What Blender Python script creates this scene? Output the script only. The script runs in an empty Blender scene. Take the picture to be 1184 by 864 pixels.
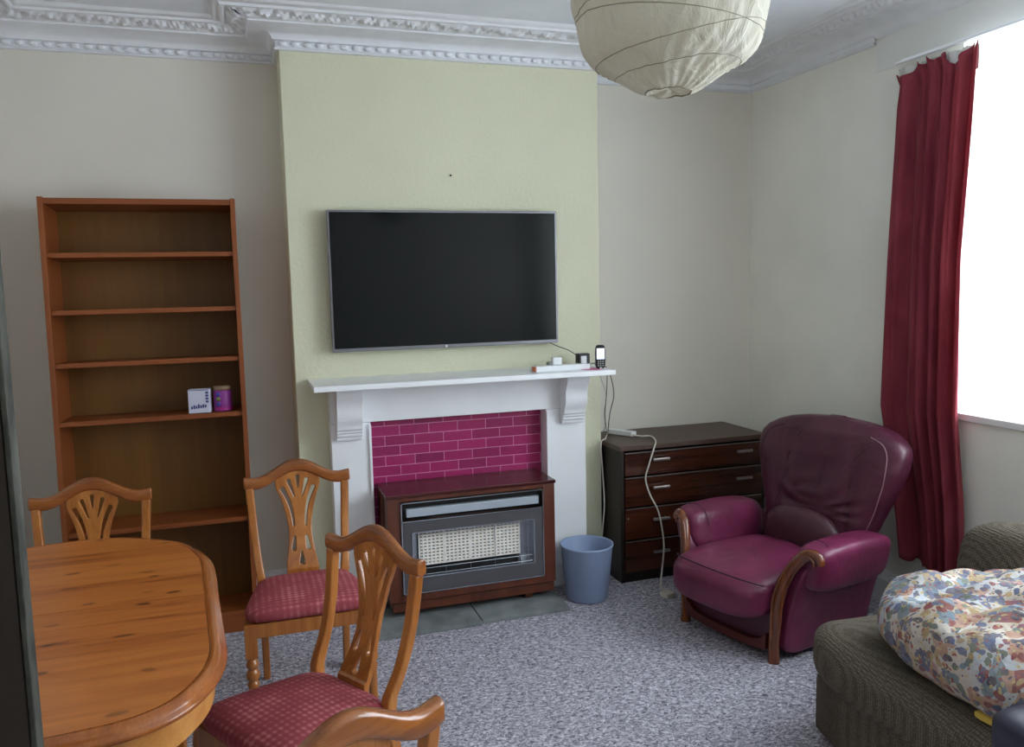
import bpy, bmesh, math, random
from mathutils import Vector, Matrix
random.seed(7)
PI = math.pi
SC = bpy.context.scene
COL = SC.collection

# ------------------------------------------------------------------ mesh helpers
def link(name, me, mat=None, parent=None, smooth=False, loc=None, rot=None):
    o = bpy.data.objects.new(name, me)
    COL.objects.link(o)
    if mat: me.materials.append(mat)
    if parent: o.parent = parent
    if loc: o.location = loc
    if rot: o.rotation_euler = rot
    if smooth:
        for p in me.polygons: p.use_smooth = True
    return o

class MB:
    def __init__(s): s.bm = bmesh.new()
    def box(s, x0, x1, y0, y1, z0, z1, rot=None, piv=None):
        vs = [s.bm.verts.new((x, y, z)) for x in (x0, x1) for y in (y0, y1) for z in (z0, z1)]
        for f in ((0,1,3,2),(4,6,7,5),(0,4,5,1),(2,3,7,6),(0,2,6,4),(1,5,7,3)):
            s.bm.faces.new([vs[i] for i in f])
        if rot is not None:
            piv = Vector(piv)
            for v in vs: v.co = piv + rot @ (v.co - piv)
        return s
    def bevbox(s, x0, x1, y0, y1, z0, z1, b=.004, seg=2):
        n0 = len(s.bm.verts)
        t = bmesh.new()
        t2 = MB.__new__(MB); t2.bm = t
        t2.box(x0, x1, y0, y1, z0, z1)
        bmesh.ops.bevel(t, geom=t.edges[:] , offset=b, segments=seg, profile=.5, affect='EDGES')
        s.add(t); return s
    def add(s, other, M=None):
        mp = {}
        for v in other.verts:
            mp[v] = s.bm.verts.new(M @ v.co if M else v.co)
        for f in other.faces:
            try: s.bm.faces.new([mp[v] for v in f.verts])
            except ValueError: pass
        other.free()
    def tube(s, pts, r, n=8, cap=True, sx=1.0):
        pts = [Vector(p) for p in pts]
        R = r if isinstance(r, (list, tuple)) else [r]*len(pts)
        rings = []; up = None
        for i, p in enumerate(pts):
            t = (pts[min(i+1, len(pts)-1)] - pts[max(i-1, 0)])
            if t.length < 1e-9: t = Vector((0,0,1))
            t.normalize()
            if up is None:
                up = Vector((0,1,0)) if abs(t.y) < .9 else Vector((1,0,0))
            a = up - t*up.dot(t)
            if a.length < 1e-6: a = Vector((1,0,0)) - t*t.x
            a.normalize(); up = a; b = t.cross(a)
            rings.append([s.bm.verts.new(p + a*math.cos(2*PI*k/n)*R[i]*sx + b*math.sin(2*PI*k/n)*R[i]) for k in range(n)])
        for i in range(len(rings)-1):
            for k in range(n):
                s.bm.faces.new((rings[i][k], rings[i][(k+1)%n], rings[i+1][(k+1)%n], rings[i+1][k]))
        if cap:
            s.bm.faces.new(rings[0][::-1]); s.bm.faces.new(rings[-1])
        return s
    def lathe(s, prof, cx=0, cy=0, n=24, cap=True):
        rings = [[s.bm.verts.new((cx+r*math.cos(2*PI*k/n), cy+r*math.sin(2*PI*k/n), z)) for k in range(n)] for r, z in prof]
        for i in range(len(rings)-1):
            for k in range(n):
                s.bm.faces.new((rings[i][k], rings[i][(k+1)%n], rings[i+1][(k+1)%n], rings[i+1][k]))
        if cap:
            s.bm.faces.new(rings[0][::-1]); s.bm.faces.new(rings[-1])
        return s
    def prism(s, poly, a0, a1, axis='x'):
        """poly: list of 2D points; extruded along axis from a0 to a1"""
        def P(a, p):
            return {'x': (a, p[0], p[1]), 'y': (p[0], a, p[1]), 'z': (p[0], p[1], a)}[axis]
        A = [s.bm.verts.new(P(a0, p)) for p in poly]; B = [s.bm.verts.new(P(a1, p)) for p in poly]
        n = len(poly)
        for i in range(n): s.bm.faces.new((A[i], A[(i+1)%n], B[(i+1)%n], B[i]))
        s.bm.faces.new(A[::-1]); s.bm.faces.new(B)
        return s
    def grid(s, f, nu, nv, closeu=False):
        V = [[s.bm.verts.new(f(i/nu, j/nv)) for j in range(nv+1)] for i in range(nu if closeu else nu+1)]
        m = len(V)
        for i in range(nu):
            for j in range(nv):
                s.bm.faces.new((V[i][j], V[(i+1)%m][j], V[(i+1)%m][j+1], V[i][j+1]))
        return V
    def pillow(s, c, h, n=4, N=14, deform=None):
        """superellipsoid: centre c, half sizes h, exponent n"""
        t = bmesh.new()
        bmesh.ops.create_cube(t, size=2)
        bmesh.ops.subdivide_edges(t, edges=t.edges[:], cuts=N, use_grid_fill=True)
        for v in t.verts:
            q = Vector([math.tan(x*PI/4*.98)/math.tan(PI/4*.98) for x in v.co])
            k = (abs(q.x)**n + abs(q.y)**n + abs(q.z)**n)**(1/n)
            q = q/k
            w = Vector((c[0]+q.x*h[0], c[1]+q.y*h[1], c[2]+q.z*h[2]))
            if deform: w = Vector(deform(w, q))
            v.co = w
        s.add(t); return s
    def build(s, name, mat, parent=None, smooth=False, loc=None, rot=None, bevel=0, seg=2, sub=0):
        bmesh.ops.remove_doubles(s.bm, verts=s.bm.verts[:], dist=1e-6)
        bmesh.ops.recalc_face_normals(s.bm, faces=s.bm.faces[:])
        me = bpy.data.meshes.new(name); s.bm.to_mesh(me); s.bm.free()
        o = link(name, me, mat, parent, smooth, loc, rot)
        if bevel:
            m = o.modifiers.new('b', 'BEVEL'); m.width = bevel; m.segments = seg
            m.limit_method = 'ANGLE'; m.angle_limit = math.radians(40)
        if sub:
            m = o.modifiers.new('s', 'SUBSURF'); m.levels = sub; m.render_levels = sub
        if bevel and smooth is False and seg > 1:
            try:
                for p in me.polygons: p.use_smooth = True
                wn = o.modifiers.new('w', 'WEIGHTED_NORMAL'); wn.keep_sharp = False
            except Exception: pass
        return o

def tag(o, label=None, cat=None, group=None, kind=None):
    if label: o['label'] = label
    if cat: o['category'] = cat
    if group: o['group'] = group
    if kind: o['kind'] = kind
    return o
def thing(name, label, cat, loc=(0,0,0), rz=0, group=None):
    o = bpy.data.objects.new(name, None); COL.objects.link(o)
    o.location = loc; o.rotation_euler = (0,0,rz); o.empty_display_size = .05
    return tag(o, label, cat, group)
def copy_tree(o, parent=None):
    c = o.copy(); COL.objects.link(c)
    if parent: c.parent = parent
    for ch in [x for x in bpy.data.objects if x.parent == o]: copy_tree(ch, c)
    return c
def lerp(tab, x):
    if x <= tab[0][0]: return tab[0][1]
    for (a, b), (c, d) in zip(tab, tab[1:]):
        if x <= c:
            t = (x-a)/(c-a); return b + (d-b)*t
    return tab[-1][1]
def smoothcurve(P, n=6):
    """Catmull-Rom through the points"""
    P = [Vector(p) for p in P]; out = []
    for i in range(len(P)-1):
        p0 = P[max(i-1,0)]; p1 = P[i]; p2 = P[i+1]; p3 = P[min(i+2, len(P)-1)]
        for k in range(n):
            t = k/n
            out.append(.5*((2*p1)+(p2-p0)*t+(2*p0-5*p1+4*p2-p3)*t*t+(-p0+3*p1-3*p2+p3)*t**3))
    out.append(P[-1]); return out

# ------------------------------------------------------------------ materials
def srgb(c):
    f = lambda v: v/12.92 if v <= .04045 else ((v+.055)/1.055)**2.4
    return tuple(f(v/255) for v in c) + (1,)
class Mat:
    def __init__(s, name, col, rough=.6, spec=.5, metal=0):
        s.m = bpy.data.materials.new(name); s.m.use_nodes = True
        s.nt = s.m.node_tree; s.b = s.nt.nodes['Principled BSDF']
        s.b.inputs['Base Color'].default_value = srgb(col)
        s.b.inputs['Roughness'].default_value = rough
        s.b.inputs['Specular IOR Level'].default_value = spec
        s.b.inputs['Metallic'].default_value = metal
        s.h = None
    def n(s, t, **k):
        x = s.nt.nodes.new(t)
        for a, v in k.items():
            if a in x.inputs: x.inputs[a].default_value = v
            else: setattr(x, a, v)
        return x
    def l(s, a, b): s.nt.links.new(a, b)
    def coord(s, scale=(1,1,1), rot=(0,0,0)):
        tc = s.n('ShaderNodeTexCoord'); mp = s.n('ShaderNodeMapping')
        mp.inputs['Scale'].default_value = scale; mp.inputs['Rotation'].default_value = rot
        s.l(tc.outputs['Object'], mp.inputs['Vector']); return mp.outputs['Vector']
    def noise(s, sc, vec=None, detail=4, rough=.55, dist=0):
        x = s.n('ShaderNodeTexNoise'); x.inputs['Scale'].default_value = sc
        x.inputs['Detail'].default_value = detail; x.inputs['Roughness'].default_value = rough
        x.inputs['Distortion'].default_value = dist
        s.l(vec or s.coord(), x.inputs['Vector']); return x.outputs['Fac']
    def ramp(s, fac, stops):
        r = s.n('ShaderNodeValToRGB'); e = r.color_ramp.elements
        while len(e) < len(stops): e.new(.5)
        for i, (p, c) in enumerate(stops):
            e[i].position = p; e[i].color = srgb(c) if len(c) == 3 else c
        s.l(fac, r.inputs['Fac']); return r.outputs['Color']
    def mix(s, fac, a, b, mode='MIX'):
        x = s.n('ShaderNodeMix', data_type='RGBA', blend_type=mode)
        for v, i in ((fac, 0), (a, 6), (b, 7)):
            if isinstance(v, (int, float)): x.inputs[i].default_value = v
            elif isinstance(v, tuple): x.inputs[i].default_value = srgb(v) if len(v) == 3 else v
            else: s.l(v, x.inputs[i])
        return x.outputs[2]
    def math(s, op, a, b=0.0):
        x = s.n('ShaderNodeMath', operation=op)
        for v, i in ((a, 0), (b, 1)):
            if isinstance(v, (int, float)): x.inputs[i].default_value = v
            else: s.l(v, x.inputs[i])
        return x.outputs[0]
    def base(s, c): s.l(c, s.b.inputs['Base Color']); return s
    def bump(s, h, strength=.3, dist=.01):
        x = s.n('ShaderNodeBump'); x.inputs['Strength'].default_value = strength; x.inputs['Distance'].default_value = dist
        s.l(h, x.inputs['Height']); s.l(x.outputs[0], s.b.inputs['Normal']); return s

def plain(name, col, rough=.6, spec=.5, metal=0, var=.0, bump=0, bsc=60):
    M = Mat(name, col, rough, spec, metal)
    n = M.noise(bsc)
    if var:
        d = tuple(max(0, c*(1-var)) for c in col)
        M.base(M.ramp(M.noise(bsc*.12), [(.3, d), (.7, col)]))
    if bump: M.bump(n, bump, .003)
    return M.m
def wallpaper(name, col, sc=90, b=.35, var=.05, dist=.004):
    M = Mat(name, col, .75, .25)
    d = tuple(c*(1-var) for c in col)
    M.base(M.ramp(M.noise(1.7, detail=3), [(.3, d), (.7, col)]))
    M.bump(M.noise(sc, detail=5, rough=.65), b, dist)
    return M.m
def wood(name, light, dark, grain='z', rough=.35, sc=1.0, spec=.5, ring=9, coat=0.0):
    M = Mat(name, light, rough, spec)
    s = {'x': (.6, 9, 9), 'y': (9, .6, 9), 'z': (9, 9, .6)}[grain]
    v = M.coord(tuple(a*sc for a in s))
    n1 = M.noise(2.2, v, 5, .6, .6)
    s2 = {'x': (1, 40, 40), 'y': (40, 1, 40), 'z': (40, 40, 1)}[grain]
    n2 = M.noise(6, M.coord(tuple(a*sc for a in s2)), 3, .6)
    f = M.math('ADD', M.math('MULTIPLY', n1, .7), M.math('MULTIPLY', n2, .3))
    M.base(M.ramp(f, [(.32, dark), (.5, tuple((a+b)/2 for a, b in zip(light, dark))), (.68, light)]))
    M.bump(n2, .06, .002)
    if coat:
        M.b.inputs['Coat Weight'].default_value = coat; M.b.inputs['Coat Roughness'].default_value = .12
    return M.m

M_alcove = wallpaper('paper_cream', (226, 221, 210), 120, .12, .03)
M_breast = wallpaper('paper_primrose', (220, 219, 192), 55, .5, .03, .006)
M_rwall = wallpaper('paper_cream_textured', (243, 242, 232), 45, .25, .05)
M_white = plain('white_gloss_paint', (246, 248, 250), .35, .5, var=.03, bump=.05, bsc=30)
M_plaster = plain('white_plaster', (236, 238, 242), .7, .3, var=.04, bump=.15, bsc=80)
M_ceil = plain('ceiling_paint', (236, 240, 246), .8, .2, var=.03, bump=.05, bsc=50)
M_sill = plain('sill_paint', (235, 235, 235), .4, .5)

def carpet():
    M = Mat('carpet_mottled_grey', (120,118,122), .95, .1)
    v = M.coord((1, 1.35, 1), (0, 0, .5))
    a = M.noise(58, v, 3, .8, .8)
    b = M.noise(220, v, 2, .6)
    f = M.math('ADD', M.math('MULTIPLY', a, .72), M.math('MULTIPLY', b, .28))
    c = M.ramp(f, [(.38, (90, 89, 99)), (.46, (148, 146, 157)), (.54, (202, 199, 210)), (.64, (248, 245, 250))])
    M.base(M.mix(M.ramp(M.noise(1.3), [(.45, (0,0,0)), (.75, (70,70,70))]), c, (120, 110, 100)))
    M.bump(f, .9, .012)
    return M.m
M_carpet = carpet()

pine = ((204, 132, 62), (158, 88, 32))
M_chair = wood('chair_pine', (196, 128, 62), (140, 78, 30), 'z', .28, 1, .5, coat=.3)
M_chairx = wood('chair_pine_rail', (172, 104, 48), (112, 58, 24), 'x', .25, 1, .5, coat=.4)
M_edge = wood('table_edge_pine', (188, 112, 52), (140, 74, 30), 'y', .22, 1, .5, coat=.4)
M_apron = wood('table_apron_pine', (212, 150, 78), (182, 116, 52), 'x', .4)
def table_top():
    M = Mat('table_pine_planks', (190,115,50), .3, .5)
    # planks run along x, differ in tone from one to the next
    sep = M.n('ShaderNodeSeparateXYZ'); tc = M.n('ShaderNodeTexCoord'); M.l(tc.outputs['Object'], sep.inputs[0])
    pl = M.math('FLOOR', M.math('MULTIPLY', sep.outputs[1], 10.5))
    wn = M.n('ShaderNodeTexWhiteNoise', noise_dimensions='1D'); M.l(pl, wn.inputs['W'])
    cmb = M.n('ShaderNodeCombineXYZ'); M.l(M.math('MULTIPLY', sep.outputs[0], 1.6), cmb.inputs[0])
    M.l(M.math('MULTIPLY', sep.outputs[1], 22), cmb.inputs[1]); M.l(M.math('MULTIPLY', wn.outputs['Value'], 7), cmb.inputs[2])
    g = M.noise(1.6, cmb.outputs[0], 4, .55, .5)
    f = M.math('ADD', M.math('MULTIPLY', g, .75), M.math('MULTIPLY', wn.outputs['Value'], .22))
    c = M.ramp(f, [(.24, (138, 72, 30)), (.36, (178, 100, 44)), (.62, (204, 124, 58))])
    # knots
    vo = M.n('ShaderNodeTexVoronoi', voronoi_dimensions='2D'); vo.inputs['Scale'].default_value = 1; vo.inputs['Randomness'].default_value = 1
    kd = M.n('ShaderNodeTexNoise'); kd.inputs['Scale'].default_value = 7; M.l(tc.outputs['Object'], kd.inputs['Vector'])
    ka = M.n('ShaderNodeVectorMath', operation='MULTIPLY_ADD'); M.l(kd.outputs['Color'], ka.inputs[0]); ka.inputs[1].default_value = (.5, .5, 0); M.l(M.coord((5.2, 12, 1)), ka.inputs[2])
    M.l(ka.outputs[0], vo.inputs['Vector'])
    k = M.ramp(vo.outputs['Distance'], [(.07, (225,225,225)), (.11, (80,80,80)), (.20, (0,0,0))])
    ks = M.n('ShaderNodeSeparateColor'); M.l(vo.outputs['Color'], ks.inputs[0])
    k = M.math('MULTIPLY', k, M.math('MULTIPLY', M.math('GREATER_THAN', ks.outputs[0], .36), M.math('ADD', M.math('MULTIPLY', ks.outputs[1], .5), .5)))
    M.base(M.mix(k, c, (58, 24, 12)))
    M.b.inputs['Coat Weight'].default_value = .3; M.b.inputs['Coat Roughness'].default_value = .2
    return M.m
M_top = table_top()
M_shelfwood = wood('shelf_veneer', (152, 84, 38), (122, 60, 22), 'z', .45, .8)
M_shelfx = wood('shelf_veneer_x', (152, 84, 38), (122, 60, 22), 'x', .45, .8)
M_shelfback = wood('shelf_back_veneer', (126, 84, 28), (104, 66, 20), 'z', .5, .5)
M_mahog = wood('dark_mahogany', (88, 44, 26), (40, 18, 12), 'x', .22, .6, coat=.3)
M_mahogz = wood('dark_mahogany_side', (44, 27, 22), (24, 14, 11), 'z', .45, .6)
M_chesttop = wood('chest_top_veneer', (84, 62, 50), (64, 46, 38), 'x', .45, .5)
M_firewood = wood('fire_teak', (110, 56, 34), (74, 34, 20), 'z', .4, .6)
M_firetop = wood('fire_teak_top', (86, 34, 30), (58, 20, 20), 'x', .2, .6)
M_armwood = wood('arm_wood', (150, 82, 36), (72, 30, 14), 'z', .18, 1, coat=.6)
M_railwood = wood('arm_rail_wood', (110, 40, 32), (66, 20, 18), 'x', .3)
M_doorwood = wood('door_wood_dark', (50, 34, 24), (32, 22, 16), 'z', .5, .5)
M_dooredge = plain('door_edge_worn', (92, 92, 84), .8, .2, var=.5, bump=.4, bsc=160)

def leather(name, a, b, c):
    M = Mat(name, a, .36, .5)
    M.base(M.ramp(M.noise(5, detail=4, rough=.6), [(.3, b), (.5, a), (.75, c)]))
    M.bump(M.math('ADD', M.math('MULTIPLY', M.noise(11, detail=4, dist=1.2), 1.6), M.math('MULTIPLY', M.noise(240, detail=2), .12)), .22, .012)
    M.b.inputs['Roughness'].default_value = .38
    return M.m
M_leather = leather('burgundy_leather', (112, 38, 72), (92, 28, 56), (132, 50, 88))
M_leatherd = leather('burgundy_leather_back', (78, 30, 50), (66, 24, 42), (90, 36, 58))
M_lumbar = leather('burgundy_lumbar', (74, 40, 50), (66, 34, 44), (82, 46, 56))
M_pipe = plain('dark_piping', (52, 16, 32), .4)
M_pipel = plain('pale_piping', (150, 112, 120), .5)  # paler tone for the piping of one wing

def seatfab(name, amt):
    M = Mat(name, (150, 70, 78), .8, .2)
    ch = M.n('ShaderNodeTexVoronoi', feature='F1', distance='MANHATTAN'); ch.inputs['Scale'].default_value = 1; ch.inputs['Randomness'].default_value = 0
    v = M.coord((44, 58, .001), (0, 0, 0)); M.l(v, ch.inputs['Vector'])
    n = M.noise(14, M.coord((1,1,1)), 4)
    f = M.math('SUBTRACT', M.math('MULTIPLY', n, .55), M.math('MULTIPLY', ch.outputs['Distance'], .38))
    M.base(M.ramp(f, [(.0, (150, 68, 76)), (.12, (158, 76, 84)), (.26, (192, 116, 118)), (.4, (200, 128, 126))]))
    M.bump(M.noise(300), .3, .002)
    return M.m
M_seat = seatfab('seat_fabric_pink', .8)

def knit():
    M = Mat('sofa_knit', (96, 90, 80), .9, .15)
    v = M.coord((120, 120, 130), (0, 0, .2))
    w = M.n('ShaderNodeTexVoronoi'); w.inputs['Scale'].default_value = 1; w.inputs['Randomness'].default_value = .25; M.l(v, w.inputs['Vector'])
    M.base(M.ramp(w.outputs['Distance'], [(.15, (128, 119, 106)), (.65, (82, 75, 65))]))
    M.bump(M.math('SUBTRACT', 1.0, w.outputs['Distance']), .8, .006)
    return M.m
M_knit = knit()
def floral():
    M = Mat('floral_cotton', (210, 205, 195), .75, .2)
    v = M.coord((1,1,1))
    nz = M.n('ShaderNodeTexNoise'); nz.inputs['Scale'].default_value = 9; nz.inputs['Detail'].default_value = 3; M.l(v, nz.inputs['Vector'])
    vv = M.n('ShaderNodeVectorMath', operation='MULTIPLY_ADD'); M.l(nz.outputs['Color'], vv.inputs[0]); vv.inputs[1].default_value = (.09,.09,.09); M.l(v, vv.inputs[2])
    def layer(sc, lo, cols, prev, thr):
        o = M.n('ShaderNodeTexVoronoi'); o.inputs['Scale'].default_value = sc; M.l(vv.outputs[0], o.inputs['Vector'])
        sp = M.n('ShaderNodeSeparateColor'); M.l(o.outputs['Color'], sp.inputs[0])
        r = M.ramp(sp.outputs[0], [(i/len(cols), c) for i, c in enumerate(cols)])
        r.node.color_ramp.interpolation = 'CONSTANT'
        m = M.math('MULTIPLY', M.math('LESS_THAN', o.outputs['Distance'], lo), M.math('GREATER_THAN', sp.outputs[1], thr))
        return M.mix(m, prev, r)
    b = M.ramp(M.noise(4, v), [(.35, (186, 164, 132)), (.5, (214, 204, 190)), (.65, (186, 198, 212))])
    c = layer(22, .64, [(78,96,134),(142,56,68),(106,134,150),(176,156,126),(66,76,108),(186,142,122)], b, .18)
    c = layer(40, .50, [(136,52,62),(84,100,140),(92,112,100),(180,152,104),(62,66,92)], c, .35)
    c = layer(90, .40, [(200,180,120),(60,60,96),(160,60,70)], c, .55)
    c = M.mix(.30, c, M.ramp(M.noise(22, v, 5, .7), [(.35, (120, 104, 96)), (.5, (188, 172, 150)), (.65, (150, 160, 184))]))
    M.base(c); M.bump(M.noise(8, detail=4), .5, .04); M.b.inputs['Roughness'].default_value = .9
    return M.m
M_floral = floral()
def velvet():
    M = Mat('wine_velvet', (150, 62, 74), .8, .2)
    M.base(M.ramp(M.noise(7, M.coord((1,1,.35)), 4, .6, .8), [(.3, (124, 44, 56)), (.7, (164, 72, 84))]))
    M.b.inputs['Sheen Weight'].default_value = .5; M.b.inputs['Sheen Roughness'].default_value = .4
    M.b.inputs['Sheen Tint'].default_value = srgb((220, 150, 150))
    M.bump(M.noise(14, M.coord((1,1,.4)), 4), .3, .02)
    # a little daylight comes through the cloth
    t = M.n('ShaderNodeBsdfTranslucent'); t.inputs['Color'].default_value = srgb((170, 50, 60))
    mx = M.n('ShaderNodeMixShader'); mx.inputs[0].default_value = .28
    out = M.nt.nodes['Material Output']
    M.l(M.b.outputs[0], mx.inputs[1]); M.l(t.outputs[0], mx.inputs[2]); M.l(mx.outputs[0], out.inputs['Surface'])
    return M.m
M_velvet = velvet()
M_tape = plain('curtain_lining', (205, 205, 198), .8)
def paper():
    M = Mat('rice_paper', (222, 218, 204), .75, .2)
    v = M.coord((1,1,1))
    M.base(M.ramp(M.noise(6, v, 4, .6), [(.3, (208, 202, 184)), (.7, (228, 225, 214))]))
    M.bump(M.noise(11, M.coord((1,1,.45)), 5, .6, 1.5), .6, .03)
    t = M.n('ShaderNodeBsdfTranslucent'); t.inputs['Color'].default_value = srgb((225, 220, 205))
    mx = M.n('ShaderNodeMixShader'); mx.inputs[0].default_value = .35
    M.l(M.b.outputs[0], mx.inputs[1]); M.l(t.outputs[0], mx.inputs[2])
    M.l(mx.outputs[0], M.nt.nodes['Material Output'].inputs['Surface'])
    return M.m
M_paper = paper()
M_wire = plain('lantern_wire', (150, 142, 124), .6)
def tiles():
    M = Mat('magenta_tiles', (158, 30, 92), .35, .5)
    tc = M.n('ShaderNodeTexCoord'); sp = M.n('ShaderNodeSeparateXYZ'); M.l(tc.outputs['Object'], sp.inputs[0])
    cb = M.n('ShaderNodeCombineXYZ'); M.l(sp.outputs[0], cb.inputs[0]); M.l(sp.outputs[2], cb.inputs[1])
    br = M.n('ShaderNodeTexBrick'); M.l(cb.outputs[0], br.inputs['Vector'])
    br.inputs['Scale'].default_value = 1; br.inputs['Brick Width'].default_value = .143; br.inputs['Row Height'].default_value = .0485
    br.inputs['Mortar Size'].default_value = .0016; br.inputs['Mortar Smooth'].default_value = 0
    br.inputs['Color1'].default_value = srgb((172, 34, 100)); br.inputs['Color2'].default_value = srgb((140, 26, 82)); br.inputs['Mortar'].default_value = srgb((214, 140, 178))
    br.offset = .5; br.inputs['Bias'].default_value = 0
    n = M.noise(60, detail=3)
    M.base(M.mix(.12, br.outputs['Color'], M.ramp(n, [(.35, (110, 24, 66)), (.65, (196, 50, 120))])))
    M.bump(M.math('SUBTRACT', 1.0, br.outputs['Fac']), .3, .002)
    return M.m
M_tiles = tiles()
M_charcoal = plain('charcoal_enamel', (84, 82, 86), .5, .4, var=.05)
M_black = plain('black_plastic', (18, 18, 20), .4)
M_dark = plain('matt_near_black', (26, 24, 24), .8)
M_chrome = plain('brushed_chrome', (190, 195, 202), .25, .5, 1)
M_alu = plain('pale_aluminium', (186, 196, 206), .4, .5, .4)
M_ceramic = plain('radiant_ceramic', (252, 250, 242), .8, .2, var=.06, bsc=300)
M_rust = plain('radiant_cell', (180, 150, 118), .9, .2, var=.4, bsc=400)
M_slab = plain('hearth_stone', (140, 146, 146), .8, .3, var=.25, bump=.4, bsc=70)
M_screen = plain('tv_screen', (10, 15, 18), .12, .22)
M_bezel = plain('tv_bezel', (128, 128, 134), .35, .5, .6)
M_wplastic = plain('white_plastic', (228, 230, 232), .4)
M_gplastic = plain('grey_plastic', (150, 152, 148), .5)
M_cablew = plain('cream_cable', (206, 200, 186), .5)
M_pink = plain('pink_paper', (206, 120, 156), .7)
M_orange = plain('orange_tip', (200, 110, 66), .6)
M_bin = plain('bin_grey_plastic', (146, 164, 196), .5, .4, var=.05)
M_navy = plain('navy_vinyl', (46, 48, 66), .4, .5, var=.2)
M_yellow = plain('yellow_sponge', (216, 186, 84), .8)
M_card = plain('box_card', (206, 208, 226), .6)
M_ink = plain('box_ink', (70, 66, 130), .6)
M_purple = plain('jar_purple', (140, 50, 140), .45)
M_mag = plain('jar_magenta', (170, 30, 130), .45)
M_blue = plain('jar_blue', (50, 60, 150), .45)
M_green = plain('jar_green', (110, 130, 50), .45)
M_lid = plain('jar_lid', (150, 122, 96), .6)
M_handle = plain('handle_metal', (150, 140, 136), .3, .5, .7)
m = Mat('phone_display', (220,230,250), .2); m.b.inputs['Emission Color'].default_value = srgb((214, 226, 250)); m.b.inputs['Emission Strength'].default_value = .9
M_disp = m.m
m = Mat('window_glass', (255,255,255), 0.0)
_t = m.n('ShaderNodeBsdfTransparent'); _g = m.n('ShaderNodeBsdfGlossy'); _g.inputs['Roughness'].default_value = .02
_x = m.n('ShaderNodeMixShader'); _x.inputs[0].default_value = .06
m.l(_t.outputs[0], _x.inputs[1]); m.l(_g.outputs[0], _x.inputs[2]); m.l(_x.outputs[0], m.nt.nodes['Material Output'].inputs['Surface'])
M_glass = m.m

# ------------------------------------------------------------------ the setting
XC, YA, XB, ZC = 2.597, .25, 1.532, 2.70     # right wall, alcove back, breast right edge, ceiling
YN, XL = -3.97, -1.26
def struct(name, mb, mat, **k):
    o = mb.build(name, mat, **k); o['kind'] = 'structure'; return o
struct('floor', MB().box(XL-.1, XC+.5, YN-.1, YA+.1, -.05, 0), M_carpet)
struct('ceiling', MB().box(XL-.1, XC+.1, YN-.1, YA+.1, ZC, ZC+.05), M_ceil)
struct('wall_left', MB().box(XL-.1, XL, YN-.1, YA+.1, 0, ZC), M_alcove)
struct('wall_back', MB().box(XL, XC, YA, YA+.1, 0, ZC), M_alcove)
struct('wall_chimney_breast', MB().box(0, XB, 0, YA, 0, ZC), M_breast, bevel=.006)
WY0, WY1, WZ0, WZ1 = -1.2, -3.75, .957, 2.452
w = MB()
w.box(XC, XC+.1, WY0, YA+.1, 0, ZC); w.box(XC, XC+.1, YN-.1, WY1, 0, ZC)
w.box(XC, XC+.1, WY1, WY0, 0, WZ0-.03); w.box(XC, XC+.1, WY1, WY0, WZ1, ZC)
struct('wall_right', w, M_rwall)
# deep window bay: reveals, soffit and ledge behind the opening
w = MB()
w.prism([(XC+.1, WY0), (XC+.52, WY0-.03), (XC+.52, WY0+.1), (XC+.1, WY0+.1)], WZ0-.03, WZ1+.1, 'z')
w.prism([(XC+.1, WY1), (XC+.52, WY1+.03), (XC+.52, WY1-.1), (XC+.1, WY1-.1)], WZ0-.03, WZ1+.1, 'z')
w.box(XC+.1, XC+.52, WY1, WY0, WZ1, WZ1+.1)
struct('wall_window_reveal', w, M_rwall)
w = MB().box(YN, YN, 0, 0, 0, 0) if False else MB()
w.box(XL, XC, YN-.1, YN, 0, ZC)
struct('wall_near', w, M_alcove)
# window with sashes
win = bpy.data.objects.new('window_1', None); COL.objects.link(win); win['kind'] = 'structure'; win.location = (XC+.45, 0, 0)
f = MB(); ya, yb = WY1+.04, WY0-.04
f.box(-.03, .03, ya, ya+.06, WZ0, WZ1); f.box(-.03, .03, yb-.06, yb, WZ0, WZ1)
f.box(-.03, .03, ya, yb, WZ0, WZ0+.07); f.box(-.03, .03, ya, yb, WZ1-.06, WZ1)
for k in (1, 2):
    yy = ya+(yb-ya)*k/3; f.box(-.03, .03, yy-.03, yy+.03, WZ0, WZ1)
f.box(-.025, .025, ya, yb, 1.72, 1.76)
f.build('window_frame', M_sill, win)
MB().box(-.002, .002, ya+.05, yb-.05, WZ0+.06, WZ1-.05).build('window_pane', M_glass, win)
MB().box(XC-.012-(XC+.45), .04, WY1+.001, WY0-.001, WZ0-.03, WZ0).build('window_sill', M_sill, win, bevel=.004)

struct('wall_lintel_plaster', MB().box(XC-.003, XC, YN, -.72, WZ1+.001, 2.61), plain('lintel_paint', (228, 229, 224), .75, .2))
# baseboards
def board(name, x0, x1, y0, y1, n, mat=M_white):
    """n = direction into the room"""
    w = MB(); w.box(x0, x1, y0, y1, 0, .11)
    w.box(x0+(n[0] < 0)*.005, x1-(n[0] > 0)*.005, y0+(n[1] < 0)*.005, y1-(n[1] > 0)*.005, .11, .135)
    w.box(x0+(n[0] < 0)*.010, x1-(n[0] > 0)*.010, y0+(n[1] < 0)*.010, y1-(n[1] > 0)*.010, .135, .15)
    return struct(name, w, mat, bevel=.002)
board('baseboard_back_left', XL, -.018, YA-.018, YA, (0,-1))
board('baseboard_back_right', XB+.018, XC, YA-.018, YA, (0,-1))
board('baseboard_right', XC-.018, XC, YN, YA-.018, (-1,0))
board('baseboard_left', XL, XL+.018, YN, YA-.018, (1,0))
board('baseboard_breast_left', 0, .13, -.018, 0, (0,-1))
board('baseboard_breast_right', 1.41, XB, -.018, 0, (0,-1))
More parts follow.
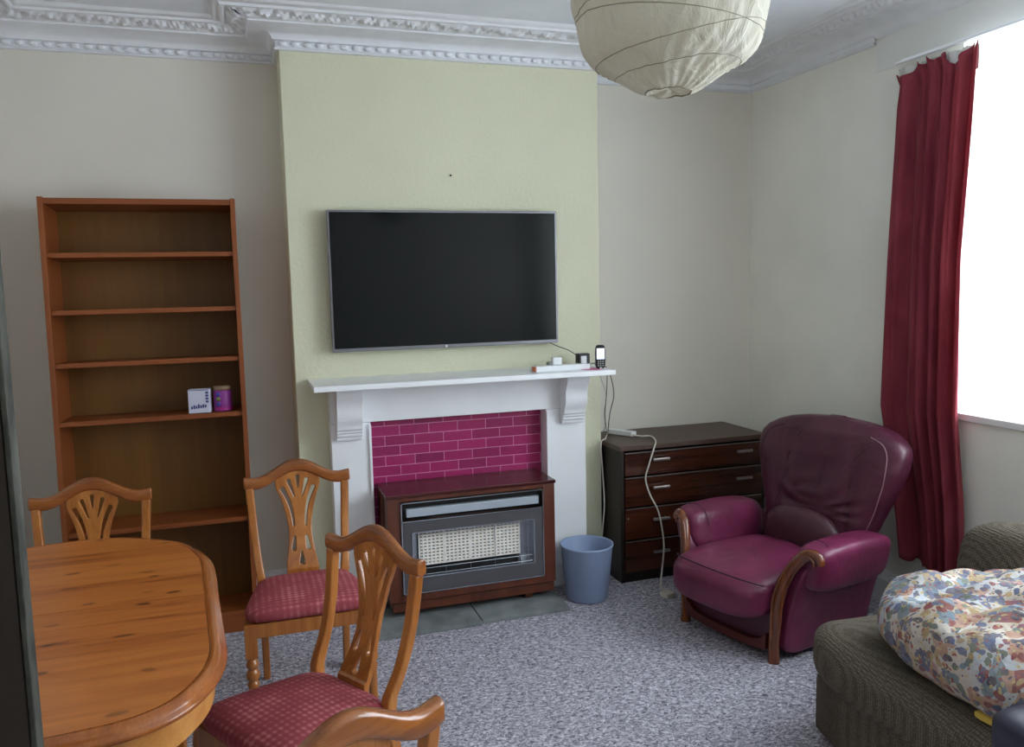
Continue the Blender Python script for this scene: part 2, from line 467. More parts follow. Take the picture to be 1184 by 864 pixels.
board('baseboard_breast_return', -.018, 0, -.018, YA-.018, (-1,0))
board('baseboard_breast_side', XB, XB+.018, -.018, YA-.018, (1,0))

# cornice, swept along the tops of the walls with mitred corners
def sweep(mb, path, norms, prof):
    rows = []
    n = len(path)
    for i, p in enumerate(path):
        na = norms[i-1] if i > 0 else norms[0]
        nb = norms[i] if i < n-1 else norms[-1]
        d = (na[0]+nb[0], na[1]+nb[1]) if na != nb else na
        rows.append([mb.bm.verts.new((p[0]+d[0]*q, p[1]+d[1]*q, z)) for q, z in prof])
    for a, b in zip(rows, rows[1:]):
        for k in range(len(prof)-1): mb.bm.faces.new((a[k], a[k+1], b[k+1], b[k]))
BP = [(XL, YN), (XL, YA), (0, YA), (0, 0), (XB, 0), (XB, YA), (XC, YA), (XC, YN)]
BN = [(1,0), (0,-1), (-1,0), (0,-1), (1,0), (0,-1), (-1,0)]
lower = [(0, 2.575), (.016, 2.577), (.02, 2.583), (.008, 2.587), (.012, 2.590), (.014, 2.612), (.026, 2.616), (.028, 2.622)]
upper = [(.028, 2.622), (.034, 2.632), (.05, 2.643), (.085, 2.653), (.118, 2.657), (.128, 2.657), (.130, 2.664), (.136, 2.667)]
top = [(.212, 2.690), (.216, 2.684), (.224, 2.677), (.234, 2.678), (.240, 2.688), (.252, 2.684), (.262, 2.687), (.268, 2.694), (.28, 2.701)]
cor = MB()
PL = BP[:-1] + [(XC, -.72)]
sweep(cor, PL, BN, lower)
sweep(cor, BP, BN, upper); sweep(cor, BP, BN, top)
# plain plaster below the cove beyond the end of the moulding
sweep(cor, [(XC, -.72), (XC, YN)], [(-1,0)], [(0, 2.60), (.022, 2.612), (.028, 2.622)])
# egg row on the alcove and breast
def eggs(a, b, y0, flip=0):
    L = b-a; n = int(L/.052)
    for i in range(n):
        c = a+(i+.5)*L/n
        cor.pillow((c, y0-.016, 2.601), (.017, .011, .0105), 2.6, 3)
eggs(XL+.02, -.02, YA); eggs(-.01, XB+.01, 0)
# carved leaf band: a relief running along the slope between cove and top moulding
def leaf(path_i, u0, u1):
    p, q = Vector(BP[path_i]).to_3d(), Vector(BP[path_i+1]).to_3d()
    d = (q-p).normalized(); nn = Vector((*BN[path_i], 0)); L = (q-p).length
    ca = 0; cb = 0
    na = BN[path_i-1] if path_i > 0 else None; nb = BN[path_i+1] if path_i+1 < len(BN) else None
    sa = (Vector(na).to_3d()).dot(d) if na else 0     # mitre slope at each end
    sb = (Vector(nb).to_3d()).dot(d) if nb else 0
    def F(u, v):
        q_ = .136+(.212-.136)*v; z = 2.667+(2.690-2.667)*v
        s0 = sa*q_; s1 = L+sb*q_
        s = s0+(s1-s0)*u
        e = math.sin(PI*v)
        t = s/.105
        r = math.sin(2*PI*t+4.2*v)*math.cos(PI*t*1.0-2.5*v) + .55*math.sin(2*PI*t*2.9-6*v)+.35*math.sin(2*PI*t*5.1+9*v)
        r = e*(.004+.0085*r)
        P = p+d*s+nn*q_
        return (P.x+nn.x*r*.3, P.y+nn.y*r*.3, z-r-.002)
    cor.grid(F, max(6, int(L/.009)), 12)
for i in range(7): leaf(i, 0, 1)
o = struct('trim_1', cor, M_plaster, smooth=False)
for p in o.data.polygons: p.use_smooth = True
md = o.modifiers.new('e', 'EDGE_SPLIT'); md.split_angle = math.radians(38)

# ------------------------------------------------------------------ door at the left edge of the picture
D0 = Vector((-.377, -3.2, 0)); D1 = Vector((-1.19, -3.31, 0)); dl = (D1-D0).length; da = math.atan2((D0-D1).y, (D0-D1).x)
dr = bpy.data.objects.new('door_1', None); COL.objects.link(dr); dr['kind'] = 'structure'
dr.location = D1; dr.rotation_euler = (0, 0, da)
w = MB(); w.box(0, dl-.004, 0, .04, .01, 2.0)
w.build('door_leaf', M_doorwood, dr, bevel=.002)
w = MB()
for z0, z1 in ((.25, .95), (1.1, 1.85)):
    w.box(.12, dl-.12, -.006, 0, z0, z0+.02); w.box(.12, dl-.12, -.006, 0, z1-.02, z1)
    w.box(.12, .14, -.006, 0, z0, z1); w.box(dl-.14, dl-.12, -.006, 0, z0, z1)
w.build('door_panel_moulding', M_doorwood, dr, bevel=.002)
MB().box(dl-.004, dl, -.001, .041, .01, 2.0).build('door_edge', M_dooredge, dr, bevel=.001)

# ------------------------------------------------------------------ fireplace surround
fs = thing('fireplace_surround', 'white painted fireplace surround with scrolled corbels framing magenta tiles', 'fireplace', (.755, 0, 0))
ZM = 1.089
w = MB(); w.box(.055-.755, 1.463-.755, -.33, -.001, ZM, ZM+.025)
w.build('mantel_shelf', M_white, fs, bevel=.003)
OX = .4325
w = MB(); w.box(-.615, .645, -.1, -.001, .91, ZM-.001)
w.build('frieze', M_white, fs, bevel=.003)
for s in (-1, 1):
    a, b = sorted((s*(OX+.001), s*.615)); 
    if s > 0: b = .645
    w = MB(); w.box(a, b, -.1, -.001, .121, .909)
    w.build('pilaster', M_white, fs, bevel=.003)
    w = MB(); w.box(a-.008, b+.008, -.112, -.02, .001, .12)
    w.build('plinth', M_white, fs, bevel=.004)
    # inner bead beside the opening
    x = s*OX; w = MB(); w.box(min(x, x+s*.012), max(x, x+s*.012), -.112, -.101, .14, .9)
    w.build('jamb_bead', M_white, fs, bevel=.002)
    # corbel: an S profile
    pr = [(-.1001, 1.087), (-.212, 1.087), (-.213, 1.068), (-.208, 1.060), (-.205, 1.045)]
    for k in range(13):
        t = k/12; z = 1.045-.140*t
        pr.append((-.205+.045*(1-math.cos(PI*t))/2+.012*math.sin(2*PI*t), z))
    pr += [(-.160, .898), (-.156, .888), (-.148, .884), (-.147, .874), (-.140, .870), (-.139, .858), (-.130, .852), (-.127, .838), (-.1001, .836)]
    cx = s*.535+(.03 if s > 0 else 0)
    w = MB(); w.prism(pr, cx-.058, cx+.058, 'x')
    w.build('corbel', M_white, fs, bevel=.002)
w = MB(); w.box(-OX, OX, -.022, -.001, .11, .909)
w.build('tile_panel', M_tiles, fs)
w = MB(); w.box(-OX, OX, -.025, -.0225, .900, .909)  # dark strips laid on the tiles as painted shade, top and left
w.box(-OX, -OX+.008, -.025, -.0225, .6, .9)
w.build('painted_shade_strip', M_dark, fs)
# hearth
hs = thing('hearth_slab', 'worn grey stone hearth slab under the gas fire, cracked across', 'hearth', (.72, -.27, 0))
w = MB(); w.box(-.47, .02, -.165, .14, .0, .02)
w.build('slab_half', M_slab, hs, bevel=.003)
w = MB(); w.box(.024, .45, -.155, .14, .0, .02)
w.build('slab_half', M_slab, hs, bevel=.003)

# ------------------------------------------------------------------ gas fire
gf = thing('gas_fire', 'brown wood cased gas fire with wire guard over pale ceramic radiants', 'gas fire', (.75, -.30, .021))
H = -.4
w = MB()
w.box(-.40, .40, .072, .245, .085, .565)
w.box(-.40, -.342, 0, .072, .085, .565); w.box(.342, .40, 0, .072, .085, .565)
w.box(-.342, .342, 0, .072, .085, .118); w.box(-.342, .342, 0, .072, .548, .565)
w.build('cabinet', M_firewood, gf, bevel=.002)
MB().bevbox(-.405, .405, -.006, .27, .566, .582, .003).build('cabinet_top', M_firetop, gf)
w = MB(); w.box(-.385, .40, .02, .24, .03, .075)
w.box(-.30, -.26, .05, .09, 0, .03); w.box(.26, .30, .05, .09, 0, .03); w.box(-.05, .05, .15, .2, 0, .03)
w.build('plinth', M_firewood, gf, bevel=.004)
# chrome outer frame
w = MB()
X, Z0, Z1 = .340, .120, .545
for a in ((-X, -X+.005, Z0, Z1), (X-.005, X, Z0, Z1), (-X, X, Z0, Z0+.005), (-X, X, Z1-.005, Z1), (-X, X, .455, .460)):
    w.box(a[0], a[1], -.010, .0, a[2], a[3])
w.build('chrome_frame', M_chrome, gf)
w = MB()
gx0, gx1, gz0, gz1 = -.29, .29, .195, .402
for a in ((-X+.006, gx0, Z0+.006, .454), (gx1, X-.006, Z0+.006, .454), (gx0, gx1, Z0+.006, gz0), (gx0, gx1, gz1, .454)):
    w.box(a[0], a[1], -.006, .004, a[2], a[3])
w.build('front_plate', M_charcoal, gf)
MB().box(-X+.006, X-.006, .02, .03, .461, .539).build('vent_recess', M_dark, gf)
w = MB(); w.box(-.315, .315, -.012, .012, .478, .515)
w.build('louvre', M_alu, gf, bevel=.002)
# recess with polished reflector
w = MB()
w.box(gx0, gx1, .064, .070, gz0, gz1)
w.box(gx0-.003, gx0, .005, .064, gz0, gz1); w.box(gx1, gx1+.003, .005, .064, gz0, gz1)
w.box(gx0, gx1, .005, .064, gz1, gz1+.003); w.box(gx0, gx1, .005, .064, gz0-.003, gz0)
w.build('reflector', M_chrome, gf)
w = MB()
for a in ((gx0-.004, gx0+.002, gz0-.004, gz1+.004), (gx1-.002, gx1+.004, gz0-.004, gz1+.004), (gx0, gx1, gz0-.004, gz0+.002), (gx0, gx1, gz1-.002, gz1+.004)):
    w.box(a[0], a[1], -.010, -.0055, a[2], a[3])
w.build('window_trim', M_chrome, gf)
# four radiants, each a block with its own grid of cells
rw = .1215
for k in range(4):
    x0 = -.256+k*(rw+.0015)
    r = MB(); nx, nz = 6, 10; zb, zt = .232, .390
    for i in range(nx+1):
        xx = x0+(rw-.007)*i/nx; r.box(xx, xx+.007, .036, .046, zb, zt)
    for j in range(nz+1):
        zz = zb+(zt-zb-.006)*j/nz; r.box(x0, x0+rw, .037, .046, zz, zz+.008)
    rad = r.build('radiant', M_ceramic, gf)
    MB().box(x0+.002, x0+rw-.002, .044, .056, zb+.002, zt-.002).build('radiant_core', M_rust, rad)
MB().box(gx0+.002, gx1-.06, .02, .060, gz0+.001, gz0+.030).build('coal_tray', M_black, gf)
w = MB()
for z in (gz0+.006, gz0+.034, gz1-.012): w.tube([(gx0, .004, z), (gx1, .004, z)], .0013, 6)
for i in range(6):
    xx = -.252+.118*i-.003
    if xx < gx1: w.tube([(xx, .006, gz0), (xx, .006, gz1 if i in (0, 3) else gz0+.036)], .0013, 6)
for i in range(9): w.tube([(.225, .01+.001*i, gz0+.04+.018*i), (.275, .012, gz0+.04+.018*i)], .001, 5)
w.tube([(.262, -.002, gz0+.02), (.262, -.002, gz1-.06), (.268, -.002, gz1-.055), (.268, -.002, gz1-.04), (.262, -.002, gz1-.035), (.262, -.002, gz1-.01)], .0013, 6)
w.build('guard_wires', M_chrome, gf)

# ------------------------------------------------------------------ television
TX, TW, TZ, TH = .1687, 1.1049, 1.2358, .6445
tv = thing('television', 'large flat wall-mounted television with thin grey bezel, switched off', 'television', (TX+TW/2, -.033, TZ))
MB().bevbox(-TW/2, TW/2, -.034, 0, 0, TH, .003).build('casing', M_bezel, tv)
MB().box(-TW/2+.010, TW/2-.010, -.0365, -.0345, .017, TH-.010).build('screen', M_screen, tv)
w = MB(); w.lathe([(.006, 0), (.006, .002)], n=16)
w.build('maker_badge', M_chrome, tv, loc=(-.02, -.0345, .008), rot=(PI/2, 0, 0))
MB().box(-.2, .2, .001, .031, .15, .45).build('wall_bracket', M_black, tv)

# ------------------------------------------------------------------ things on the mantel
ZT = ZM+.0255
def cable(name, pts, r, mat, label, cat='cable', group=None, parent=None, n=8):
    w = MB(); w.tube(smoothcurve(pts, 6), r, n)
    o = w.build(name, mat, parent, smooth=True)
    if label: tag(o, label, cat, group)
    return o
t = thing('cable_trunking', 'long white plastic trunking strip lying along the front of the mantel shelf', 'trunking', (1.222, -.235, ZT), math.radians(2))
MB().bevbox(-.135, .145, -.012, .03, 0, .026, .002).build('strip', M_wplastic, t)
o = MB().bevbox(-.142, -.136, -.011, .028, 0.002, .024, .001).build('cut_end', M_orange, t); o['label'] = 'orange cut end'
o = MB().bevbox(-.024, .024, -.014, .014, 0, .036, .006, 3).build('charger_plug', M_wplastic, None, loc=(1.210, -.2, ZT+.0262)); tag(o, 'small white charger plug sitting on the trunking strip', 'plug')
o = MB().bevbox(-.03, .03, -.02, .02, 0, .03, .009, 3).build('power_adapter', M_gplastic, None, loc=(1.235, -.085, ZT)); tag(o, 'small grey power adapter behind the white charger plug', 'adapter')
t = thing('mains_adapter', 'black mains adapter block beside the phone on the mantel', 'adapter', (1.385, -.11, ZT))
MB().bevbox(-.032, .032, -.02, .02, 0, .066, .005).build('block', M_black, t)
MB().bevbox(-.018, .012, -.0225, -.0205, .010, .054, .0006).build('label_plate', M_wplastic, t)
w = MB(); w.lathe([(.055, 0), (.055, .0015)], n=40)
o = w.build('paper_disc', M_pink, None, loc=(1.372, -.245, ZT)); tag(o, 'flat pink paper disc under the phone on the mantel shelf', 'paper')
t = thing('cordless_phone', 'black cordless phone standing upright with a lit screen', 'phone', (1.412, -.262, ZT+.002), math.radians(-14))
w = MB(); w.pillow((0, 0, .057), (.0245, .011, .057), 5, 8)
w.build('handset', M_black, t, smooth=True)
MB().bevbox(-.019, .019, -.0125, -.0108, .046, .098, .0006).build('display', M_disp, t)
w = MB()
for i in range(3):
    for j in range(3): w.box(-.014+i*.011, -.008+i*.011, -.0122, -.0108, .012+j*.010, .018+j*.010)
w.build('keypad', M_gplastic, t)
MB().bevbox(-.006, .006, -.018, -.0115, 0, .007, .001).build('charging_lead_tip', M_wplastic, t)

cable('television_cable', [(1.245, -.03, TZ-.001), (1.28, -.04, TZ-.02), (1.33, -.06, 1.195), (1.37, -.085, 1.165)], .0022, M_black, 'thin black cable running from television down to the black adapter', 'cable')
cable('phone_cable', [(1.43, -.2, ZT+.004), (1.455, -.20, ZT+.006), (1.475, -.2, 1.10), (1.487, -.17, .99), (1.50, -.12, .87), (1.59, .06, .74), (1.60, .10, .7135)], .002, M_black, 'thin black cable hanging off the mantel end, left of its two neighbours', 'cable', 'cables hanging from the mantel end')
cable('aerial_cable', [(1.42, -.09, ZT+.004), (1.47, -.11, ZT+.012), (1.515, -.13, 1.09), (1.55, -.12, .97), (1.56, -.05, .86), (1.60, .06, .76), (1.625, .12, .7135)], .0022, M_black, 'black cable bowing out furthest right from the mantel end', 'cable', 'cables hanging from the mantel end')
cable('adapter_cable', [(1.42, -.05, ZT+.004), (1.47, -.05, ZT+.008), (1.50, -.06, 1.06), (1.53, -.07, .95), (1.535, -.03, .86), (1.575, .05, .76), (1.58, .13, .7135)], .0015, M_gplastic, 'thin grey cable hanging between two black ones at mantel end', 'cable', 'cables hanging from the mantel end')

# ------------------------------------------------------------------ small marks
w = MB(); w.lathe([(.004, 0), (.005, .004), (.002, .012)], n=12)
o = w.build('picture_nail', M_black, None, loc=(.763, -.001, 2.051), rot=(PI/2, 0, 0)); tag(o, 'small black nail in chimney breast above the television', 'nail')

# ------------------------------------------------------------------ bookcase
bc = thing('bookcase', 'tall brown veneer bookcase with six open bays against the alcove wall', 'bookcase', (-.60, -.120, 0))
bc.rotation_euler = (-math.atan(.0335), 0, 0)
BW, BD, BH = .762, .27, 1.927
for s in (-1, 1):
    a, b = sorted((s*(BW/2), s*(BW/2-.02)))
    MB().box(a, b, 0, BD, 0, BH).build('side_panel', M_shelfwood, bc, bevel=.001)
xa, xb = -BW/2+.0205, BW/2-.0205
MB().box(xa, xb, .004, BD-.006, BH-.028, BH-.004).build('top_panel', M_shelfx, bc, bevel=.001)
for z in (1.700, 1.463, 1.243, .998, .525):
    MB().box(xa, xb, .012, BD-.008, z-.020, z).build('shelf', M_shelfx, bc, bevel=.001)
MB().box(xa, xb, .012, BD-.008, .08, .1).build('bottom_shelf', M_shelfx, bc, bevel=.001)
MB().box(xa, xb, .018, .034, 0.001, .079).build('plinth', M_shelfx, bc, bevel=.001)
MB().box(xa, xb, BD-.005, BD-.001, .01, BH-.004).build('back_panel', M_shelfback, bc)
# what stands on the shelf (z of the fourth shelf at this depth)
def on_shelf(x, y): # local position -> world
    a = bc.rotation_euler[0]; 
    return (bc.location.x+x, bc.location.y+y*math.cos(a)-.9985*math.sin(a), y*math.sin(a)+.9985*math.cos(a)+.001)
bx = thing('carton', 'small white and blue printed carton on the bookcase shelf', 'carton', on_shelf(.188, .06), math.radians(-6)); bx.rotation_euler[0] = bc.rotation_euler[0]
MB().bevbox(-.045, .045, -.03, .03, 0, .104, .002).build('card_box', M_card, bx)
w = MB()
for i, h in enumerate((.012, .016, .012, .018, .012, .015, .012)):
    w.box(-.034+i*.0095, -.027+i*.0095, -.0312, -.0303, .018+.001*i, .018+h+.001*i)
for j in range(4): w.box(.028, .040, -.0312, -.0303, .045+j*.013, .054+j*.013)
w.box(-.042, .042, -.0312, -.0303, .099, .1015)
w.build('printed_lettering', M_ink, bx)
jr = thing('jar', 'purple and magenta drinks jar with brown lid beside the white carton', 'jar', on_shelf(.283, .075)); jr.rotation_euler[0] = bc.rotation_euler[0]
w = MB(); w.lathe([(.036, 0), (.039, .004), (.039, .088), (.036, .092)], n=28); w.build('jar_body', M_purple, jr, smooth=True)
w = MB(); w.lathe([(.0395, .004), (.0395, .018)], n=28, cap=False); w.build('base_band', M_mag, jr, smooth=True)
w = MB(); w.lathe([(.037, .0925), (.038, .110), (.033, .112)], n=28); w.build('lid', M_lid, jr, smooth=True)
for mat, z in ((M_blue, .076), (M_green, .055), (M_blue, .034)):
    w = MB(); w.pillow((-.018, -.0355, z), (.009, .004, .008), 3, 3); w.build('fruit_spot', mat, jr, smooth=True)

# ------------------------------------------------------------------ chest of drawers
cd = thing('chest_of_drawers', 'dark mahogany chest of four drawers in the right alcove', 'chest of drawers', (1.537, -.208, 0))
CW, CDp, CH = .87, .435, .71
w = MB()
w.box(0.01, .030, .012, CDp, .0, CH-.026); w.box(CW-.03, CW-.01, .012, CDp, .0, CH-.026)
w.box(.03, CW-.03, CDp-.01, CDp, .02, CH-.026)
w.box(.03, CW-.03, .016, .03, 0.0, .05)
w.box(.03, CW-.03, .016, CDp-.01, .05, .058)
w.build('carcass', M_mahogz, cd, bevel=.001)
MB().box(0, CW, 0, CDp, CH-.025, CH).build('top', M_chesttop, cd, bevel=.002)
DZ = [.680, .552, .392, .222, .052]
for i in range(4):
    z1, z0 = DZ[i]-.004, DZ[i+1]+.003
    w = MB(); w.box(.032, CW-.032, .004, .020, z0, z1-.006)
    w.box(.045, CW-.045, .02, CDp-.02, z0+.01, z1-.03)
    d = w.build('drawer', M_mahog, cd, bevel=.001)
    w = MB(); w.box(.032, CW-.032, -.001, .006, z1-.0055, z1-.001)
    w.build('drawer_lip', M_handle, d)
    for hx in (.225, .715):
        h = MB(); zc = (z0+z1)/2+.016
        h.bevbox(hx-.047, hx+.047, -.024, -.012, zc-.006, zc+.008, .003)
        h.box(hx-.035, hx-.027, -.013, .0035, zc-.003, zc+.004); h.box(hx+.027, hx+.035, -.013, .0035, zc-.003, zc+.004)
        h.build('handle', M_handle, d)
w = MB(); w.lathe([(.006, 0), (.006, .002)], n=14); w.build('keyhole', M_handle, cd, loc=(.046, .004, .336), rot=(PI/2, 0, 0))

# extension lead on the chest, its cable down to the floor
el = thing('extension_lead', 'white extension lead on the chest, one cream cable trailing over the drawers to the floor', 'extension lead', (0, 0, 0))
mp = Vector((1.69, .09, CH+.001))
w = MB(); w.bevbox(-.085, .085, -.022, .022, 0, .026, .004)
w.build('socket_block', M_wplastic, el, loc=mp, rot=(0, 0, math.radians(-62)))
cable('flex', [(1.715, .01, .722), (1.755, -.02, .716), (1.80, -.03, .7155), (1.78, -.12, .7155), (1.745, -.195, .714), (1.722, -.222, .695), (1.690, -.232, .62), (1.670, -.228, .54), (1.69, -.236, .46), (1.728, -.244, .38), (1.755, -.236, .29), (1.766, -.24, .18), (1.744, -.26, .07), (1.715, -.30, .012), (1.69, -.37, .008), (1.678, -.41, .012)], .0042, M_cablew, None, parent=el)
w = MB(); w.bevbox(-.026, .026, -.028, .028, 0, .026, .004)
w.build('end_plug', M_cablew, el, loc=(1.674, -.44, .001), rot=(0, 0, math.radians(12)))
cable('mains_flex', [(1.652, .165, .724), (1.60, .08, .717), (1.545, -.02, .719), (1.507, -.05, .70), (1.502, -.08, .55), (1.50, -.10, .40), (1.49, -.10, .28), (1.485, -.09, .16), (1.50, -.06, .03), (1.51, -.03, .006)], .0034, M_cablew, None, parent=el)

# ------------------------------------------------------------------ waste bin
wb = MB()
prof = [(.0, .003), (.096, .003), (.101, .01), (.126, .262), (.130, .266), (.130, .272), (.125, .274), (.121, .268), (.097, .014), (.0, .010)]
wb.lathe(prof, n=48, cap=False)
o = wb.build('waste_bin', M_bin, None, smooth=True, loc=(1.312, -.30, 0)); tag(o, 'round grey plastic waste bin on the carpet beside the hearth', 'bin')

# ------------------------------------------------------------------ dining chairs
WT, WS, HE, HP, HS = .405, .36, .811, .862, .445
def yb(z):     # how far behind the seat joint the back stands at height z
    return lerp([(.0, .06), (.2, .025), (.40, -.004), (.45, 0), (.50, .028), (.56, .052), (.64, .072), (.74, .087), (.9, .100)], z)
def hw(z):     # half distance between the stiles' outer faces
    return lerp([(.0, .168), (.4, .172), (.45, .176), (.50, .181), (.6, .188), (.7, .194), (.82, .2)], z)
def topz(u):
    u = abs(u)
    a = HE-.010 + (HP-HE+.010)*(.5*(1+math.cos(PI*min(1, u/.80))))
    if u > .8: a += .006*(u-.8)/.2
    return a
def splat_shape():
    cu = bpy.data.curves.new('splatcurve', 'CURVE'); cu.dimensions = '2D'; cu.fill_mode = 'BOTH'
    cu.extrude = .0055; cu.bevel_depth = .003; cu.bevel_resolution = 1
    def sp(pts):
        s = cu.splines.new('POLY'); s.points.add(len(pts)-1); s.use_cyclic_u = True
        for q, p in zip(s.points, pts): q.co = (p[0], p[1], 0, 1)
    zt = HP-.032
    half = [(.056, .415), (.058, .45), (.050, .50), (.043, .545), (.041, .59), (.047, .64), (.061, .70), (.077, .745), (.083, .772), (.076, .797), (.070, .825)]
    R = smoothcurve([(x, z, 0) for x, z in half], 4)
    out = [(p.x, p.y) for p in R] + [(-p.x, p.y) for p in R[::-1]]
    sp(out)
    def drop(x0, z0, x1, z1, r0, r1):     # teardrop slot between two points
        a = math.atan2(z1-z0, x1-x0); o = []
        for k in range(7):
            t = a+PI/2+PI*k/6; o.append((x0+r0*math.cos(t), z0+r0*math.sin(t)))
        for k in range(7):
            t = a-PI/2+PI*k/6; o.append((x1+r1*math.cos(t), z1+r1*math.sin(t)))
        sp(o)
    drop(0, .752, 0, .792, .005, .0105)
    for s in (-1, 1):
        drop(s*.015, .715, s*.034, .778, .0045, .0105)
        # outer long slots, bent
        c = smoothcurve([(s*.022, .60, 0), (s*.027, .655, 0), (s*.040, .705, 0), (s*.061, .752, 0)], 4)
        rr = [.0055+.006*i/(len(c)-1) for i in range(len(c))]
        L, Rr = [], []
        for i, p in enumerate(c):
            d = (c[min(i+1, len(c)-1)]-c[max(i-1, 0)]).normalized(); n = Vector((-d.y, d.x, 0))
            L.append(p+n*rr[i]); Rr.append(p-n*rr[i])
        e = c[-1]+(c[-1]-c[-2]).normalized()*.007; b = c[0]-(c[1]-c[0]).normalized()*.004
        sp([(p.x, p.y) for p in [b]+L+[e]+Rr[::-1]])
        drop(s*.028, .518, s*.022, .560, .0115, .007)
    drop(0, .470, 0, .506, .014, .005)
    ob = bpy.data.objects.new('tmp', cu); COL.objects.link(ob)
    dg = bpy.context.evaluated_depsgraph_get()
    me = bpy.data.meshes.new_from_object(ob.evaluated_get(dg))
    bpy.data.objects.remove(ob)
    bm = bmesh.new(); bm.from_mesh(me); bpy.data.meshes.remove(me)
    for k in range(1, 22):
        z = .415+.02*k
        bmesh.ops.bisect_plane(bm, geom=bm.verts[:]+bm.edges[:]+bm.faces[:], plane_co=(0, z, 0), plane_no=(0, 1, 0))
    for v in bm.verts:
        x, z, e = v.co
        v.co = (x, yb(z)+.006*(1-(x/.2)**2)*(z > .45)-e, z)
    return bm
def make_chair():
    t = thing('dining_chair', 'x', 'chair', (0, 0, 0), 0, 'pine dining chairs around the table')
    # rear posts: leg and stile in one bent piece
    for s in (-1, 1):
        w = MB(); rings = []
        for k in range(25):
            z = .001+(HE-.047)*k/24
            xo = s*hw(z); th = .030 if z > .45 else .032-.006*(1-z/.45)
            dp = .030 if z > .5 else .034
            xi = xo-s*th; y0 = yb(z)-dp/2-.004; y1 = yb(z)+dp/2-.004
            rings.append([w.bm.verts.new(c) for c in ((xi, y0, z), (xo, y0, z), (xo, y1, z), (xi, y1, z))])
        for a, b in zip(rings, rings[1:]):
            for i in range(4): w.bm.faces.new((a[i], a[(i+1)%4], b[(i+1)%4], b[i]))
        w.bm.faces.new(rings[0]); w.bm.faces.new(rings[-1])
        w.build('back_post', M_chair, t, bevel=.006, seg=2)
    # serpentine top rail
    w = MB(); N = 36; rows = []
    for i in range(N+1):
        u = -1+2*i/N; x = u*WT/2; zt = topz(u); h = .047+.004*(1-abs(u)); y = yb(zt-.02)+.010*(1-u*u)-.004
        zb = zt-h
        rows.append([w.bm.verts.new(c) for c in ((x, y-.013, zb+.004), (x, y-.017, zb+.014), (x, y-.015, zt-.006), (x, y-.006, zt), (x, y+.008, zt), (x, y+.017, zt-.008), (x, y+.018, zb+.010), (x, y+.012, zb))])
    for a, b in zip(rows, rows[1:]):
        for k in range(8): w.bm.faces.new((a[k], a[(k+1)%8], b[(k+1)%8], b[k]))
    w.bm.faces.new(rows[0]); w.bm.faces.new(rows[-1])
    w.build('top_rail', M_chairx, t, bevel=.004, smooth=True)
    w = MB(); w.add(splat_shape())
    w.build('splat', M_chair, t, bevel=0)
    # seat: rounded trapezoid cushion
    def outline(a, inset=0):
        c, s_ = math.cos(a), math.sin(a); n = 6.0
        k = (abs(c)**n+abs(s_)**n)**(-1/n); X_, Y_ = c*k, s_*k
        yy = -.175+Y_*(.182-inset); wdt = .168+(.236-.168)*(.007-yy)/.364-inset
        return X_*wdt, yy
    w = MB(); prof = [(.016, HS-.058), (.004, HS-.052), (0, HS-.040), (.001, HS-.026), (.008, HS-.016), (.024, HS-.006), (.06, HS+.002), (.11, HS+.007), (.16, HS+.009)]
    N = 64; rings = []
    for ins, z in prof:
        rings.append([w.bm.verts.new((*outline(2*PI*k/N, ins), z)) for k in range(N)])
    for a, b in zip(rings, rings[1:]):
        for k in range(N): w.bm.faces.new((a[k], a[(k+1)%N], b[(k+1)%N], b[k]))
    w.bm.faces.new(rings[0][::-1]); w.bm.faces.new(rings[-1])
    w.build('seat', M_seat, t, smooth=True)
    # seat frame
    w = MB()
    zf0, zf1 = .335, HS-.060
    w.box(-.19, .19, -.346, -.326, zf0, zf1); w.box(-.145, .145, -.02, 0.0, zf0, zf1)
    for s in (-1, 1):
        w.prism([(s*.225, -.315), (s*.205, -.315), (s*.150, -.004), (s*.170, -.004)][::s], zf0, zf1, 'z')
    w.build('seat_frame', M_chair, t, bevel=.002)
    # turned front legs
    for s in (-1, 1):
        w = MB(); cx, cy = s*.206, -.325
        w.box(cx-.021, cx+.021, cy-.021, cy+.021, .265, HS-.061)
        pr = [(.020, .265), (.014, .258), (.020, .246), (.023, .236), (.018, .226), (.014, .222), (.021, .212), (.024, .200), (.021, .188), (.014, .180), (.019, .172), (.021, .165), (.017, .155), (.0165, .13), (.0165, .06), (.019, .045), (.014, .035), (.017, .022), (.012, .001)]
        w.lathe(pr[::-1], cx, cy, 20)
        w.build('leg', M_chair, t, smooth=False, bevel=.002)
    return t
proto = make_chair()
CH = [((-.773, -.688), .0, 'pine chair at the table end in front of the bookcase'),
      ((-.043, -.667), .005, 'pine chair with patterned pink seat facing camera between bookcase and fireplace'),
      ((.022, -1.652), -1.033, 'pine chair side-on at the table side, its rose seat fully in view'),
      ((-.142, -2.515), -2.68, 'pine chair nearest the camera, only its top rail and post in frame')]
# (the carcass constant CH above is reused for the chairs' places)
for i, (xy, rz, lab) in enumerate(CH):
    c = proto if i == 0 else copy_tree(proto)
    c.location = (xy[0], xy[1], 0); c.rotation_euler = (0, 0, rz); c['label'] = lab

